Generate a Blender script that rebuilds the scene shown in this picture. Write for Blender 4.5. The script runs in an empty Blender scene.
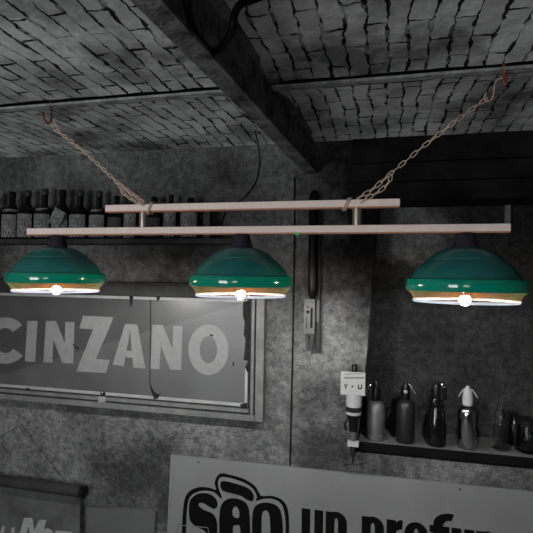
import bpy, bmesh, math, random
from mathutils import Vector, Matrix, noise

random.seed(7)
SC = bpy.context.scene
COL = SC.collection
PI = math.pi
EYE = 2.2

# ------------------------------------------------------------------ camera
# rows: world X (along the back wall), Y (into the wall), Z in camera axes
F_PX = 484.207
M3 = Matrix(((0.97122669, -0.01031913, 0.23793326),
             (0.23765146, -0.02306322, -0.97107665),
             (0.01550817, 0.99968075, -0.01994726)))
CAMPOS = Vector((0, 0, EYE))
cd = bpy.data.cameras.new('camera')
cam = bpy.data.objects.new('camera', cd)
COL.objects.link(cam)
cam.matrix_world = Matrix.Translation(CAMPOS) @ M3.to_4x4()
cd.sensor_width = 36.0
cd.lens = F_PX * 36.0 / 533.0
cd.clip_start = 0.02
SC.camera = cam


def P(x, y, Y):
    """point of the photograph's pixel (x, y) on the vertical plane at depth Y"""
    d = M3 @ Vector((x - 266.5, -(y - 266.5), -F_PX))
    return CAMPOS + d * (Y / d.y)


def PZ(x, y, z):
    d = M3 @ Vector((x - 266.5, -(y - 266.5), -F_PX))
    return CAMPOS + d * ((z - EYE) / d.z)


# ------------------------------------------------------------------ scene helpers
def link(name, me, parent=None):
    o = bpy.data.objects.new(name, me)
    COL.objects.link(o)
    if parent is not None:
        o.parent = parent
    return o


def obj(name, bm, mat, parent=None, smooth=False, auto=None):
    """one mesh object; world-space vertices are moved into the parent's space"""
    if parent is not None:
        bmesh.ops.transform(bm, matrix=wmat(parent).inverted(), verts=bm.verts)
    bmesh.ops.recalc_face_normals(bm, faces=bm.faces)
    me = bpy.data.meshes.new(name)
    bm.to_mesh(me)
    bm.free()
    if mat is not None:
        me.materials.append(mat)
    if smooth:
        for p in me.polygons:
            p.use_smooth = True
        if auto:
            me.set_sharp_from_angle(angle=math.radians(auto))
    return link(name, me, parent)


def wmat(o):
    m = o.matrix_basis.copy()
    while o.parent is not None:
        o = o.parent
        m = o.matrix_basis @ m
    return m


def tag(o, label, cat, group=None):
    o['label'] = label
    o['category'] = cat
    if group:
        o['group'] = group
    return o


def thing(name, label, cat, loc, group=None, rz=0.0):
    o = bpy.data.objects.new(name, None)
    o.empty_display_size = 0.05
    COL.objects.link(o)
    o.location = loc
    o.rotation_euler = (0, 0, rz)
    return tag(o, label, cat, group)


def struct(o):
    o['kind'] = 'structure'
    return o


# ------------------------------------------------------------------ mesh helpers
def add_box(bm, x0, x1, y0, y1, z0, z1, bevel=0.0, seg=2):
    r = bmesh.ops.create_cube(bm, size=1.0)
    vs = r['verts']
    for v in vs:
        v.co = Vector((x0 + (v.co.x + .5) * (x1 - x0), y0 + (v.co.y + .5) * (y1 - y0), z0 + (v.co.z + .5) * (z1 - z0)))
    if bevel > 0:
        es = list({e for v in vs for e in v.link_edges})
        bmesh.ops.bevel(bm, geom=es, offset=bevel, segments=seg, affect='EDGES', profile=.5)
    return bm


def box(*a, **k):
    return add_box(bmesh.new(), *a, **k)


def add_lathe(bm, prof, c=(0, 0, 0), n=32, rot=None, sx=1.0, sy=1.0):
    """prof: list of (radius, height)"""
    c = Vector(c)
    rings = []
    for r, z in prof:
        if r < 1e-6:
            p = Vector((0, 0, z))
            if rot:
                p = rot @ p
            rings.append([bm.verts.new(c + p)])
        else:
            ring = []
            for i in range(n):
                a = 2 * PI * i / n
                p = Vector((r * sx * math.cos(a), r * sy * math.sin(a), z))
                if rot:
                    p = rot @ p
                ring.append(bm.verts.new(c + p))
            rings.append(ring)
    for a, b in zip(rings[:-1], rings[1:]):
        if len(a) == 1 and len(b) == 1:
            continue
        if len(a) == 1:
            for i in range(n):
                bm.faces.new((a[0], b[i], b[(i + 1) % n]))
        elif len(b) == 1:
            for i in range(n):
                bm.faces.new((a[i], a[(i + 1) % n], b[0]))
        else:
            for i in range(n):
                bm.faces.new((a[i], a[(i + 1) % n], b[(i + 1) % n], b[i]))
    return bm


def lathe(prof, c=(0, 0, 0), n=32, **k):
    return add_lathe(bmesh.new(), prof, c, n, **k)


def closed_profile(prof):
    """caps both ends on the axis"""
    return [(0, prof[0][1])] + list(prof) + [(0, prof[-1][1])]


def add_tube(bm, pts, r, n=8, closed=False, cap=True):
    pts = [Vector(p) for p in pts]
    m = len(pts)
    rad = r if isinstance(r, (list, tuple)) else [r] * m
    tang = []
    for i in range(m):
        if closed:
            t = pts[(i + 1) % m] - pts[i - 1]
        else:
            t = pts[min(i + 1, m - 1)] - pts[max(i - 1, 0)]
        tang.append(t.normalized())
    up = Vector((0, 0, 1))
    if abs(tang[0].dot(up)) > .9:
        up = Vector((1, 0, 0))
    nrm = (up - tang[0] * up.dot(tang[0])).normalized()
    rings = []
    for i in range(m):
        nrm = (nrm - tang[i] * nrm.dot(tang[i]))
        nrm.normalize()
        b = tang[i].cross(nrm)
        rings.append([bm.verts.new(pts[i] + (nrm * math.cos(2 * PI * k / n) + b * math.sin(2 * PI * k / n)) * rad[i]) for k in range(n)])
    for i in range(m if closed else m - 1):
        a, b = rings[i], rings[(i + 1) % m]
        for k in range(n):
            bm.faces.new((a[k], a[(k + 1) % n], b[(k + 1) % n], b[k]))
    if cap and not closed:
        bm.faces.new(rings[0][::-1])
        bm.faces.new(rings[-1])
    return bm


def tube(*a, **k):
    return add_tube(bmesh.new(), *a, **k)


def smooth_path(pts, k=6, closed=False):
    """Catmull-Rom through the points (2D or 3D)"""
    pts = [Vector(p) for p in pts]
    m = len(pts)
    out = []
    for i in range(m if closed else m - 1):
        if closed:
            p0, p1, p2, p3 = pts[i - 1], pts[i], pts[(i + 1) % m], pts[(i + 2) % m]
        else:
            p0, p1, p2, p3 = pts[max(i - 1, 0)], pts[i], pts[i + 1], pts[min(i + 2, m - 1)]
        for j in range(k):
            t = j / k
            out.append(.5 * ((2 * p1) + (p2 - p0) * t + (2 * p0 - 5 * p1 + 4 * p2 - p3) * t * t + (3 * p1 - p0 - 3 * p2 + p3) * t ** 3))
    if not closed:
        out.append(pts[-1])
    return out


def add_prism(bm, pts, th, axis=Vector((0, 1, 0))):
    """closed 3D outline extruded by th along axis"""
    a = [bm.verts.new(Vector(p)) for p in pts]
    b = [bm.verts.new(Vector(p) + axis * th) for p in pts]
    bm.faces.new(a)
    bm.faces.new(b[::-1])
    n = len(a)
    for i in range(n):
        bm.faces.new((a[i], b[i], b[(i + 1) % n], a[(i + 1) % n]))
    return bm


PLY = [0]


def ply():
    """coats of paint never share exactly one plane"""
    PLY[0] = (PLY[0] + 1) % 11
    return PLY[0] * 3e-5


def pprism(bm, px, Y, th, off=None):
    """outline given in photograph pixels, standing on the plane Y, th deep"""
    off = ply() if off is None else off
    return add_prism(bm, [P(x, y, Y - off) for x, y in px], th)


def ring_px(bm, cx, cy, rx, ry, ix, iy, a0, a1, Y, th, n=40):
    off = ply()
    for i in range(n):
        t0 = a0 + (a1 - a0) * i / n
        t1 = a0 + (a1 - a0) * (i + 1) / n
        q = [(cx + rx * math.cos(t0), cy + ry * math.sin(t0)), (cx + rx * math.cos(t1), cy + ry * math.sin(t1)),
             (cx + ix * math.cos(t1), cy + iy * math.sin(t1)), (cx + ix * math.cos(t0), cy + iy * math.sin(t0))]
        pprism(bm, q, Y, th, off)


# ------------------------------------------------------------------ materials
def lin(v):
    v /= 255.0
    return v / 12.92 if v <= .04045 else ((v + .055) / 1.055) ** 2.4


def rgb(r, g, b):
    return (lin(r), lin(g), lin(b), 1)


def grey(v):
    return (v, v, v, 1)


def nodes(name):
    m = bpy.data.materials.new(name)
    m.use_nodes = True
    nt = m.node_tree
    return m, nt, nt.nodes['Principled BSDF']


def mottled(name, c0, c1, scale=6.0, rough=.8, bump=.0, bscale=60.0, metal=0.0, coat=0.0, detail=6.0, lo=.35, hi=.65, trans=0.0, bdist=.01):
    m, nt, b = nodes(name)
    N, L = nt.nodes, nt.links
    tc = N.new('ShaderNodeTexCoord')
    nz = N.new('ShaderNodeTexNoise')
    nz.inputs['Scale'].default_value = scale
    nz.inputs['Detail'].default_value = detail
    nz.inputs['Roughness'].default_value = .65
    L.new(tc.outputs['Object'], nz.inputs['Vector'])
    cr = N.new('ShaderNodeValToRGB')
    cr.color_ramp.elements[0].position = lo
    cr.color_ramp.elements[1].position = hi
    cr.color_ramp.elements[0].color = c0
    cr.color_ramp.elements[1].color = c1
    L.new(nz.outputs['Fac'], cr.inputs['Fac'])
    L.new(cr.outputs['Color'], b.inputs['Base Color'])
    b.inputs['Roughness'].default_value = rough
    b.inputs['Metallic'].default_value = metal
    b.inputs['Coat Weight'].default_value = coat
    b.inputs['Coat Roughness'].default_value = .08
    b.inputs['Specular IOR Level'].default_value = .5 if (coat or metal) else .06
    b.inputs['Transmission Weight'].default_value = trans
    if bump > 0:
        n2 = N.new('ShaderNodeTexNoise')
        n2.inputs['Scale'].default_value = bscale
        n2.inputs['Detail'].default_value = 8
        L.new(tc.outputs['Object'], n2.inputs['Vector'])
        bp = N.new('ShaderNodeBump')
        bp.inputs['Strength'].default_value = bump
        bp.inputs['Distance'].default_value = bdist
        L.new(n2.outputs['Fac'], bp.inputs['Height'])
        L.new(bp.outputs['Normal'], b.inputs['Normal'])
    return m


def plain(name, c, rough=.5, metal=0.0, coat=0.0):
    k = (c[0] * .86, c[1] * .86, c[2] * .86, 1)
    return mottled(name, k, c, 25, rough, 0, metal=metal, coat=coat)


def stucco(name, dark, light, scale=1.3, shade_spot=None, patch=None):
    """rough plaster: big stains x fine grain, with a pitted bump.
    shade_spot / patch: (x, z, rx, rz, colour) dark spot or pale patch, painted shade and light with a ragged edge"""
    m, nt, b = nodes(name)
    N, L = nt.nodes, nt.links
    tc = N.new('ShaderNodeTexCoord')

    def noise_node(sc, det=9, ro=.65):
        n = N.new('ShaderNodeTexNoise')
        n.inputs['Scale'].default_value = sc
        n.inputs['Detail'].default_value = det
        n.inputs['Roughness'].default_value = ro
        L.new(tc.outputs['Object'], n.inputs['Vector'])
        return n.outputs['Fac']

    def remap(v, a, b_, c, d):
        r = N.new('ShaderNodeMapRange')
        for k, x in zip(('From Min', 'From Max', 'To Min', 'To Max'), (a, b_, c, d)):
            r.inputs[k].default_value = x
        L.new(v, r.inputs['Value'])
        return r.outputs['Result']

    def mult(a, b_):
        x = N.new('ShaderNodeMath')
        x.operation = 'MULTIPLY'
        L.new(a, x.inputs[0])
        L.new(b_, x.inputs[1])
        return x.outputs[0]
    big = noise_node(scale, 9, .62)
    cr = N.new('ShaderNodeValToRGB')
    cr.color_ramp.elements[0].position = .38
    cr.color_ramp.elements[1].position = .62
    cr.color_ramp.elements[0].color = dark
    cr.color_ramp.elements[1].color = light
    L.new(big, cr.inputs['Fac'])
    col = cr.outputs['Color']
    for st in (shade_spot, patch):
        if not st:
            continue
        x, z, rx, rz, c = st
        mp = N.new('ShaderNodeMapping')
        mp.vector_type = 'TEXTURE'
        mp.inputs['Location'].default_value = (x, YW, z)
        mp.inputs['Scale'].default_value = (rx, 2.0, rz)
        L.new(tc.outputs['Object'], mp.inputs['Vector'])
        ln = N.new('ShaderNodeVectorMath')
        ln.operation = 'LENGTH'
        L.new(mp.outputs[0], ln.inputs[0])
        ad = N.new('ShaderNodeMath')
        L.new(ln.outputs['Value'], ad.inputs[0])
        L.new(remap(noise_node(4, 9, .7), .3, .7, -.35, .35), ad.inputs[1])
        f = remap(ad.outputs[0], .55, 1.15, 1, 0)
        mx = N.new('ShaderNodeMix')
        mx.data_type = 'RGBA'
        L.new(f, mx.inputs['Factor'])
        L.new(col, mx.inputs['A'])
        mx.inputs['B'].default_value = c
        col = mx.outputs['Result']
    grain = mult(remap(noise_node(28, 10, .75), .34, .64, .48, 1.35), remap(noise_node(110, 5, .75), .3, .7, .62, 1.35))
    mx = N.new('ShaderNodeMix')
    mx.data_type = 'RGBA'
    mx.blend_type = 'MULTIPLY'
    mx.inputs['Factor'].default_value = 1
    L.new(col, mx.inputs['A'])
    L.new(grain, mx.inputs['B'])
    L.new(mx.outputs['Result'], b.inputs['Base Color'])
    b.inputs['Roughness'].default_value = .95
    b.inputs['Specular IOR Level'].default_value = .1
    bp = N.new('ShaderNodeBump')
    bp.inputs['Strength'].default_value = 1
    bp.inputs['Distance'].default_value = .035
    L.new(noise_node(26, 10, .68), bp.inputs['Height'])
    L.new(bp.outputs['Normal'], b.inputs['Normal'])
    return m


def brick_vault(name, c1, c2, mortar):
    m, nt, b = nodes(name)
    N, L = nt.nodes, nt.links
    tc = N.new('ShaderNodeTexCoord')
    wob = N.new('ShaderNodeTexNoise')
    wob.inputs['Scale'].default_value = 5
    wob.inputs['Detail'].default_value = 5
    L.new(tc.outputs['Object'], wob.inputs['Vector'])
    sub = N.new('ShaderNodeVectorMath')
    sub.operation = 'SUBTRACT'
    sub.inputs[1].default_value = (.5, .5, .5)
    L.new(wob.outputs['Color'], sub.inputs[0])
    scl = N.new('ShaderNodeVectorMath')
    scl.operation = 'SCALE'
    scl.inputs['Scale'].default_value = .05
    L.new(sub.outputs['Vector'], scl.inputs[0])
    wob2 = N.new('ShaderNodeTexNoise')
    wob2.inputs['Scale'].default_value = 34
    wob2.inputs['Detail'].default_value = 5
    L.new(tc.outputs['Object'], wob2.inputs['Vector'])
    sub2 = N.new('ShaderNodeVectorMath')
    sub2.operation = 'SUBTRACT'
    sub2.inputs[1].default_value = (.5, .5, .5)
    L.new(wob2.outputs['Color'], sub2.inputs[0])
    scl2 = N.new('ShaderNodeVectorMath')
    scl2.operation = 'SCALE'
    scl2.inputs['Scale'].default_value = .020
    L.new(sub2.outputs['Vector'], scl2.inputs[0])
    add2 = N.new('ShaderNodeVectorMath')
    L.new(scl.outputs['Vector'], add2.inputs[0])
    L.new(scl2.outputs['Vector'], add2.inputs[1])
    add = N.new('ShaderNodeVectorMath')
    L.new(tc.outputs['Object'], add.inputs[0])
    L.new(add2.outputs['Vector'], add.inputs[1])
    sp = N.new('ShaderNodeSeparateXYZ')
    L.new(add.outputs['Vector'], sp.inputs[0])
    cb = N.new('ShaderNodeCombineXYZ')
    L.new(sp.outputs['Y'], cb.inputs['X'])
    L.new(sp.outputs['X'], cb.inputs['Y'])
    br = N.new('ShaderNodeTexBrick')
    br.inputs['Scale'].default_value = 1
    br.inputs['Brick Width'].default_value = .24
    br.inputs['Row Height'].default_value = .064
    br.inputs['Mortar Size'].default_value = .0045
    br.inputs['Mortar Smooth'].default_value = .5
    mz = N.new('ShaderNodeTexNoise')
    mz.inputs['Scale'].default_value = 13
    mz.inputs['Detail'].default_value = 6
    L.new(tc.outputs['Object'], mz.inputs['Vector'])
    mzr = N.new('ShaderNodeMapRange')
    for k_, v_ in (('From Min', .36), ('From Max', .66), ('To Min', .0008), ('To Max', .0098)):
        mzr.inputs[k_].default_value = v_
    L.new(mz.outputs['Fac'], mzr.inputs['Value'])
    L.new(mzr.outputs['Result'], br.inputs['Mortar Size'])
    br.inputs['Color1'].default_value = c1
    br.inputs['Color2'].default_value = c2
    br.inputs['Mortar'].default_value = mortar
    L.new(cb.outputs[0], br.inputs['Vector'])
    # whitewash smears over some joints, soot over others
    sm = N.new('ShaderNodeTexNoise')
    sm.inputs['Scale'].default_value = 9
    sm.inputs['Detail'].default_value = 6
    L.new(tc.outputs['Object'], sm.inputs['Vector'])
    smr = N.new('ShaderNodeMapRange')
    smr.inputs['From Min'].default_value = .52
    smr.inputs['From Max'].default_value = .62
    smr.inputs['To Max'].default_value = .75
    L.new(sm.outputs['Fac'], smr.inputs['Value'])
    mw = N.new('ShaderNodeMix')
    mw.data_type = 'RGBA'
    L.new(smr.outputs['Result'], mw.inputs['Factor'])
    L.new(br.outputs['Color'], mw.inputs['A'])
    mw.inputs['B'].default_value = c1
    st = N.new('ShaderNodeTexNoise')
    st.inputs['Scale'].default_value = 2.6
    st.inputs['Detail'].default_value = 9
    st.inputs['Roughness'].default_value = .66
    L.new(tc.outputs['Object'], st.inputs['Vector'])
    smp = N.new('ShaderNodeMapRange')
    smp.inputs['From Min'].default_value = .36
    smp.inputs['From Max'].default_value = .58
    smp.inputs['To Min'].default_value = .22
    smp.inputs['To Max'].default_value = 1.05
    L.new(st.outputs['Fac'], smp.inputs['Value'])
    mx = N.new('ShaderNodeMix')
    mx.data_type = 'RGBA'
    mx.blend_type = 'MULTIPLY'
    mx.inputs['Factor'].default_value = 1
    L.new(mw.outputs['Result'], mx.inputs['A'])
    L.new(smp.outputs['Result'], mx.inputs['B'])
    L.new(mx.outputs['Result'], b.inputs['Base Color'])
    b.inputs['Roughness'].default_value = .95
    b.inputs['Specular IOR Level'].default_value = .1
    # bump: recessed joints plus grain
    inv = N.new('ShaderNodeMath')
    inv.operation = 'SUBTRACT'
    inv.inputs[0].default_value = 1
    L.new(br.outputs['Fac'], inv.inputs[1])
    gr = N.new('ShaderNodeTexNoise')
    gr.inputs['Scale'].default_value = 30
    gr.inputs['Detail'].default_value = 8
    L.new(tc.outputs['Object'], gr.inputs['Vector'])
    ma = N.new('ShaderNodeMath')
    ma.operation = 'MULTIPLY_ADD'
    ma.inputs[1].default_value = .5
    L.new(gr.outputs['Fac'], ma.inputs[0])
    L.new(inv.outputs[0], ma.inputs[2])
    bp = N.new('ShaderNodeBump')
    bp.inputs['Strength'].default_value = .7
    bp.inputs['Distance'].default_value = .012
    L.new(ma.outputs[0], bp.inputs['Height'])
    L.new(bp.outputs['Normal'], b.inputs['Normal'])
    return m


def two_tone_enamel(name, ca, cb_, p, q):
    """glossy enamel, two colours meeting along the line p-q (object x,z)"""
    m, nt, b = nodes(name)
    N, L = nt.nodes, nt.links
    tc = N.new('ShaderNodeTexCoord')
    d = Vector((q[0] - p[0], q[1] - p[1])).normalized()
    nrm = (-d.y, 0, d.x)
    dot = N.new('ShaderNodeVectorMath')
    dot.operation = 'DOT_PRODUCT'
    dot.inputs[1].default_value = nrm
    L.new(tc.outputs['Object'], dot.inputs[0])
    off = nrm[0] * p[0] + nrm[2] * p[1]
    mr = N.new('ShaderNodeMapRange')
    mr.inputs['From Min'].default_value = off - .002
    mr.inputs['From Max'].default_value = off + .002
    L.new(dot.outputs['Value'], mr.inputs['Value'])
    mx = N.new('ShaderNodeMix')
    mx.data_type = 'RGBA'
    L.new(mr.outputs['Result'], mx.inputs['Factor'])
    mx.inputs['A'].default_value = ca
    mx.inputs['B'].default_value = cb_
    nz = N.new('ShaderNodeTexNoise')
    nz.inputs['Scale'].default_value = 4
    nz.inputs['Detail'].default_value = 8
    L.new(tc.outputs['Object'], nz.inputs['Vector'])
    m2 = N.new('ShaderNodeMapRange')
    m2.inputs['From Min'].default_value = .3
    m2.inputs['From Max'].default_value = .7
    m2.inputs['To Min'].default_value = .75
    m2.inputs['To Max'].default_value = 1.15
    L.new(nz.outputs['Fac'], m2.inputs['Value'])
    mm = N.new('ShaderNodeMix')
    mm.data_type = 'RGBA'
    mm.blend_type = 'MULTIPLY'
    mm.inputs['Factor'].default_value = 1
    L.new(mx.outputs['Result'], mm.inputs['A'])
    L.new(m2.outputs['Result'], mm.inputs['B'])
    L.new(mm.outputs['Result'], b.inputs['Base Color'])
    b.inputs['Roughness'].default_value = .32
    b.inputs['Specular IOR Level'].default_value = .35
    return m


def glass_mat(name, c=(1, 1, 1, 1), rough=.02):
    m, nt, b = nodes(name)
    b.inputs['Base Color'].default_value = c
    b.inputs['Roughness'].default_value = rough
    b.inputs['Transmission Weight'].default_value = 1
    b.inputs['IOR'].default_value = 1.22
    return m


def translucent_plastic(name, c, glow, rough=.15, mix=.45, clear=.0):
    """glossy coloured plastic that lets some of the bulb's light through"""
    m, nt, b = nodes(name)
    N, L = nt.nodes, nt.links
    b.inputs['Base Color'].default_value = c
    b.inputs['Roughness'].default_value = rough
    b.inputs['Coat Weight'].default_value = .6
    b.inputs['Coat Roughness'].default_value = .05
    tr = N.new('ShaderNodeBsdfTranslucent')
    tr.inputs['Color'].default_value = glow
    ms = N.new('ShaderNodeMixShader')
    ms.inputs[0].default_value = mix
    L.new(b.outputs[0], ms.inputs[1])
    L.new(tr.outputs[0], ms.inputs[2])
    last = ms
    if clear > 0:
        tp = N.new('ShaderNodeBsdfTransparent')
        tp.inputs['Color'].default_value = (1, .95, .88, 1)
        m2 = N.new('ShaderNodeMixShader')
        m2.inputs[0].default_value = clear
        L.new(ms.outputs[0], m2.inputs[1])
        L.new(tp.outputs[0], m2.inputs[2])
        last = m2
    L.new(last.outputs[0], N['Material Output'].inputs['Surface'])
    return m


def darkglass(name, c, rough, spec):
    m, nt, b = nodes(name)
    b.inputs['Base Color'].default_value = c
    b.inputs['Roughness'].default_value = rough
    b.inputs['Specular IOR Level'].default_value = spec
    return m


def printed_label(name, paper, ink):
    """paper with rows of small dark print and a blotchy picture"""
    m, nt, b = nodes(name)
    N, L = nt.nodes, nt.links
    tc = N.new('ShaderNodeTexCoord')
    sp = N.new('ShaderNodeSeparateXYZ')
    L.new(tc.outputs['Object'], sp.inputs[0])
    cb = N.new('ShaderNodeCombineXYZ')
    L.new(sp.outputs['X'], cb.inputs['X'])
    L.new(sp.outputs['Z'], cb.inputs['Y'])
    br = N.new('ShaderNodeTexBrick')
    br.inputs['Scale'].default_value = 1
    br.inputs['Brick Width'].default_value = .017
    br.inputs['Row Height'].default_value = .026
    br.inputs['Mortar Size'].default_value = .0045
    br.inputs['Mortar Smooth'].default_value = .2
    br.inputs['Color1'].default_value = ink
    br.inputs['Color2'].default_value = paper
    br.inputs['Mortar'].default_value = paper
    L.new(cb.outputs[0], br.inputs['Vector'])
    nz = N.new('ShaderNodeTexNoise')
    nz.inputs['Scale'].default_value = 45
    nz.inputs['Detail'].default_value = 4
    L.new(tc.outputs['Object'], nz.inputs['Vector'])
    mr = N.new('ShaderNodeMapRange')
    mr.inputs['From Min'].default_value = .44
    mr.inputs['From Max'].default_value = .56
    L.new(nz.outputs['Fac'], mr.inputs['Value'])
    mx = N.new('ShaderNodeMix')
    mx.data_type = 'RGBA'
    L.new(mr.outputs['Result'], mx.inputs['Factor'])
    mx.inputs['A'].default_value = (paper[0] * .55, paper[1] * .55, paper[2] * .55, 1)
    L.new(br.outputs['Color'], mx.inputs['B'])
    L.new(mx.outputs['Result'], b.inputs['Base Color'])
    b.inputs['Roughness'].default_value = .85
    b.inputs['Specular IOR Level'].default_value = .1
    return m


def smoky_skirt(name):
    """thin clear smoky plastic: see-through, with a warm soft sheen"""
    m, nt, b = nodes(name)
    N, L = nt.nodes, nt.links
    b.inputs['Base Color'].default_value = rgb(52, 44, 38)
    b.inputs['Roughness'].default_value = .12
    gl = N.new('ShaderNodeBsdfGlossy')
    gl.inputs['Color'].default_value = (1, .5, .2, 1)  # orange puts the bulb's warm glow into the gloss
    gl.inputs['Roughness'].default_value = .3
    ms = N.new('ShaderNodeMixShader')
    ms.inputs[0].default_value = .3
    L.new(b.outputs[0], ms.inputs[1])
    L.new(gl.outputs[0], ms.inputs[2])
    tp = N.new('ShaderNodeBsdfTransparent')
    tp.inputs['Color'].default_value = (1, .93, .84, 1)
    m2 = N.new('ShaderNodeMixShader')
    m2.inputs[0].default_value = .5
    L.new(ms.outputs[0], m2.inputs[1])
    L.new(tp.outputs[0], m2.inputs[2])
    L.new(m2.outputs[0], N['Material Output'].inputs['Surface'])
    return m


def emitter(name, c, s):
    m = bpy.data.materials.new(name)
    m.use_nodes = True
    nt = m.node_tree
    nt.nodes.remove(nt.nodes['Principled BSDF'])
    e = nt.nodes.new('ShaderNodeEmission')
    e.inputs['Color'].default_value = c
    e.inputs['Strength'].default_value = s
    nt.links.new(e.outputs[0], nt.nodes['Material Output'].inputs['Surface'])
    return m


YW = 2.6
BULB = 2100.0
WIN_W = 96.0
MT = dict(
    plaster=stucco('sooty plaster', grey(.05), grey(.205), 1.5, (.02, EYE + .40, .42, .62, grey(.012))),  # dark spot paints the shade on the wall beside the niche
    niche=stucco('dark niche plaster', grey(.025), grey(.05), 2.0, None, (.10, EYE + .30, .30, .20, grey(.22))),  # pale spot paints light falling on the niche back
    vault=brick_vault('whitewashed brick', grey(.72), grey(.50), grey(.018)),
    floor=mottled('worn stone floor', grey(.2), grey(.3), 3, .9, .3, 20),
    steel=mottled('sooty steel', grey(.035), grey(.20), 11, .6, .6, 70),
    strip=mottled('limed steel strip', grey(.16), grey(.42), 14, .85, .5, 60),
    groove=plain('dirty joint', grey(.006), .95),  # near-black paints the shade inside the gap beside the strip
    lintel=mottled('charred timber', grey(.004), grey(.014), 5, .8, .6, 22),
    wood=mottled('stained wood', grey(.02), grey(.04), 8, .6, .2, 40),
    darkwood=mottled('dark wood', grey(.002), grey(.004), 8, .6, .2, 40),
    palewood=mottled('weathered pale batten', grey(.12), grey(.2), 12, .8, .3, 50),
    bar=mottled('pinkish painted tube', rgb(232, 213, 204), rgb(242, 224, 215), 30, .45, 0),
    barunder=plain('salmon painted edge', rgb(205, 150, 120), .5),  # warm bulb light on the rail undersides, painted as salmon
    cap=mottled('plum black plastic cup', rgb(42, 38, 46), rgb(54, 50, 58), 30, .5, 0),
    dome=mottled('bottle green enamel', rgb(22, 92, 89), rgb(30, 108, 103), 6, .35, 0, coat=.2),
    band=translucent_plastic('green translucent plastic', rgb(0, 130, 108), rgb(0, 160, 128), .12, .08),
    skirt=smoky_skirt('smoky amber plastic'),
    rim=translucent_plastic('milky rim plastic', rgb(236, 232, 242), rgb(246, 240, 252), .3, .6),
    bulb=emitter('lit bulb', (1, .975, .955, 1), BULB),
    chain=mottled('tarnished chain steel', rgb(190, 165, 145), rgb(228, 205, 188), 60, .5, 0, metal=.1),
    rust=mottled('rusty iron', rgb(82, 48, 38), rgb(125, 76, 56), 60, .9, .4, 120),
    rust_hot=mottled('orange rust', rgb(120, 66, 44), rgb(190, 112, 72), 60, .9, .4, 120),
    shook=mottled('pinkish worn steel', rgb(176, 142, 130), rgb(205, 175, 162), 60, .5, 0, metal=.3),
    metalpost=plain('polished post metal', rgb(215, 200, 190), .22, .85),
    sticker=plain('green sticker', rgb(90, 205, 120), .5),
    rubber=plain('black rubber', grey(.004), .5),
    blackglass=darkglass('black bottle glass', grey(.003), .16, .25),
    siphonglass=darkglass('glossy black glass', grey(.003), .08, .5),
    label=printed_label('printed paper label', grey(.21), grey(.02)),
    label_dark=mottled('dim paper label', grey(.03), grey(.07), 60, .8, 0),
    label_ink=plain('label ink', grey(.012), .8),
    foil=plain('bottle cap foil', grey(.05), .4, .5),
    blackpl=darkglass('black plastic', grey(.004), .3, .2),
    whitepl=plain('white plastic', grey(.30), .4),
    alu=mottled('brushed grey metal', grey(.10), grey(.14), 20, .5, 0, metal=.6),
    gunmetal=mottled('dark brushed metal', grey(.014), grey(.022), 20, .4, 0, metal=.5),
    chrome=plain('polished chrome', grey(.42), .12, 1.0),
    glass=glass_mat('clear glass'),
    board=mottled('cream painted board', grey(.135), grey(.165), 2, .55, 0),
    ink=plain('black sign paint', grey(.003), .9),
    boardwhite=plain('pale sign paint', grey(.165), .5),
    letter=plain('pale enamel lettering', grey(.165), .35),
    border=mottled('chipped pale enamel edge', grey(.2), grey(.25), 10, .4, 0),
    rustchip=mottled('bare rusted patch', grey(.006), grey(.02), 50, .9, 0),
    batten=mottled('grey painted batten', grey(.09), grey(.13), 10, .7, .2, 60),
    backing=mottled('dark backing board', grey(.02), grey(.035), 9, .8, .2, 40),
    card=plain('pale card', grey(.27), .5),
    cardgrey=plain('grey card print', grey(.13), .5),
    cloth=mottled('grey banner cloth', grey(.05), grey(.095), 5, .9, 0),
    clothink=mottled('pale banner print', grey(.22), grey(.26), 20, .9, 0),
    roller=mottled('dark roller', grey(.012), grey(.04), 3, .5, 0),
    panel=mottled('grey panel', grey(.075), grey(.09), 3, .6, 0),
    pane=plain('gauge strip', grey(.1), .4),
)

# ------------------------------------------------------------------ the room
CEIL = EYE + .731
XL, XR, YF = -4.3, 2.6, -2.7
YW = 2.6
YS = 1.815            # the steel strip between the two vaults


def rough_grid(bm, fn, nu, nv, amp, axis):
    g = []
    for i in range(nu + 1):
        row = []
        for j in range(nv + 1):
            p = Vector(fn(i / nu, j / nv))
            d = noise.noise(p * 6) * .6 + noise.noise(p * 17) * .4
            row.append(bm.verts.new(p + axis * d * amp))
        g.append(row)
    for i in range(nu):
        for j in range(nv):
            bm.faces.new((g[i][j], g[i + 1][j], g[i + 1][j + 1], g[i][j + 1]))


NZ0 = EYE - .915      # underside of the niche ledge
NZ1 = EYE + .40       # underside of the lintel


def edge_x(z):
    """worn left edge of the niche"""
    pts = [(EYE + .74, -.03), (EYE + .383, -.04), (EYE - .431, -.092), (EYE - .831, -.134), (EYE - .95, -.14)]
    if z >= pts[0][0]:
        return pts[0][1]
    for (za, xa), (zb, xb) in zip(pts[:-1], pts[1:]):
        if zb <= z <= za:
            t = (z - za) / (zb - za)
            return xa + (xb - xa) * t + noise.noise(Vector((z * 9, 3, 0))) * .010
    return pts[-1][1]


bm = bmesh.new()
IN = Vector((0, 1, 0))


def left_fn(u, v):
    z = NZ0 + (CEIL + .12 - NZ0) * v
    return (XL + (edge_x(z) - XL) * u, YW, z)


rough_grid(bm, left_fn, 150, 70, .005, IN)
rough_grid(bm, lambda u, v: (XL + (XR - XL) * u, YW, NZ0 * v), 160, 30, .005, IN)
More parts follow.
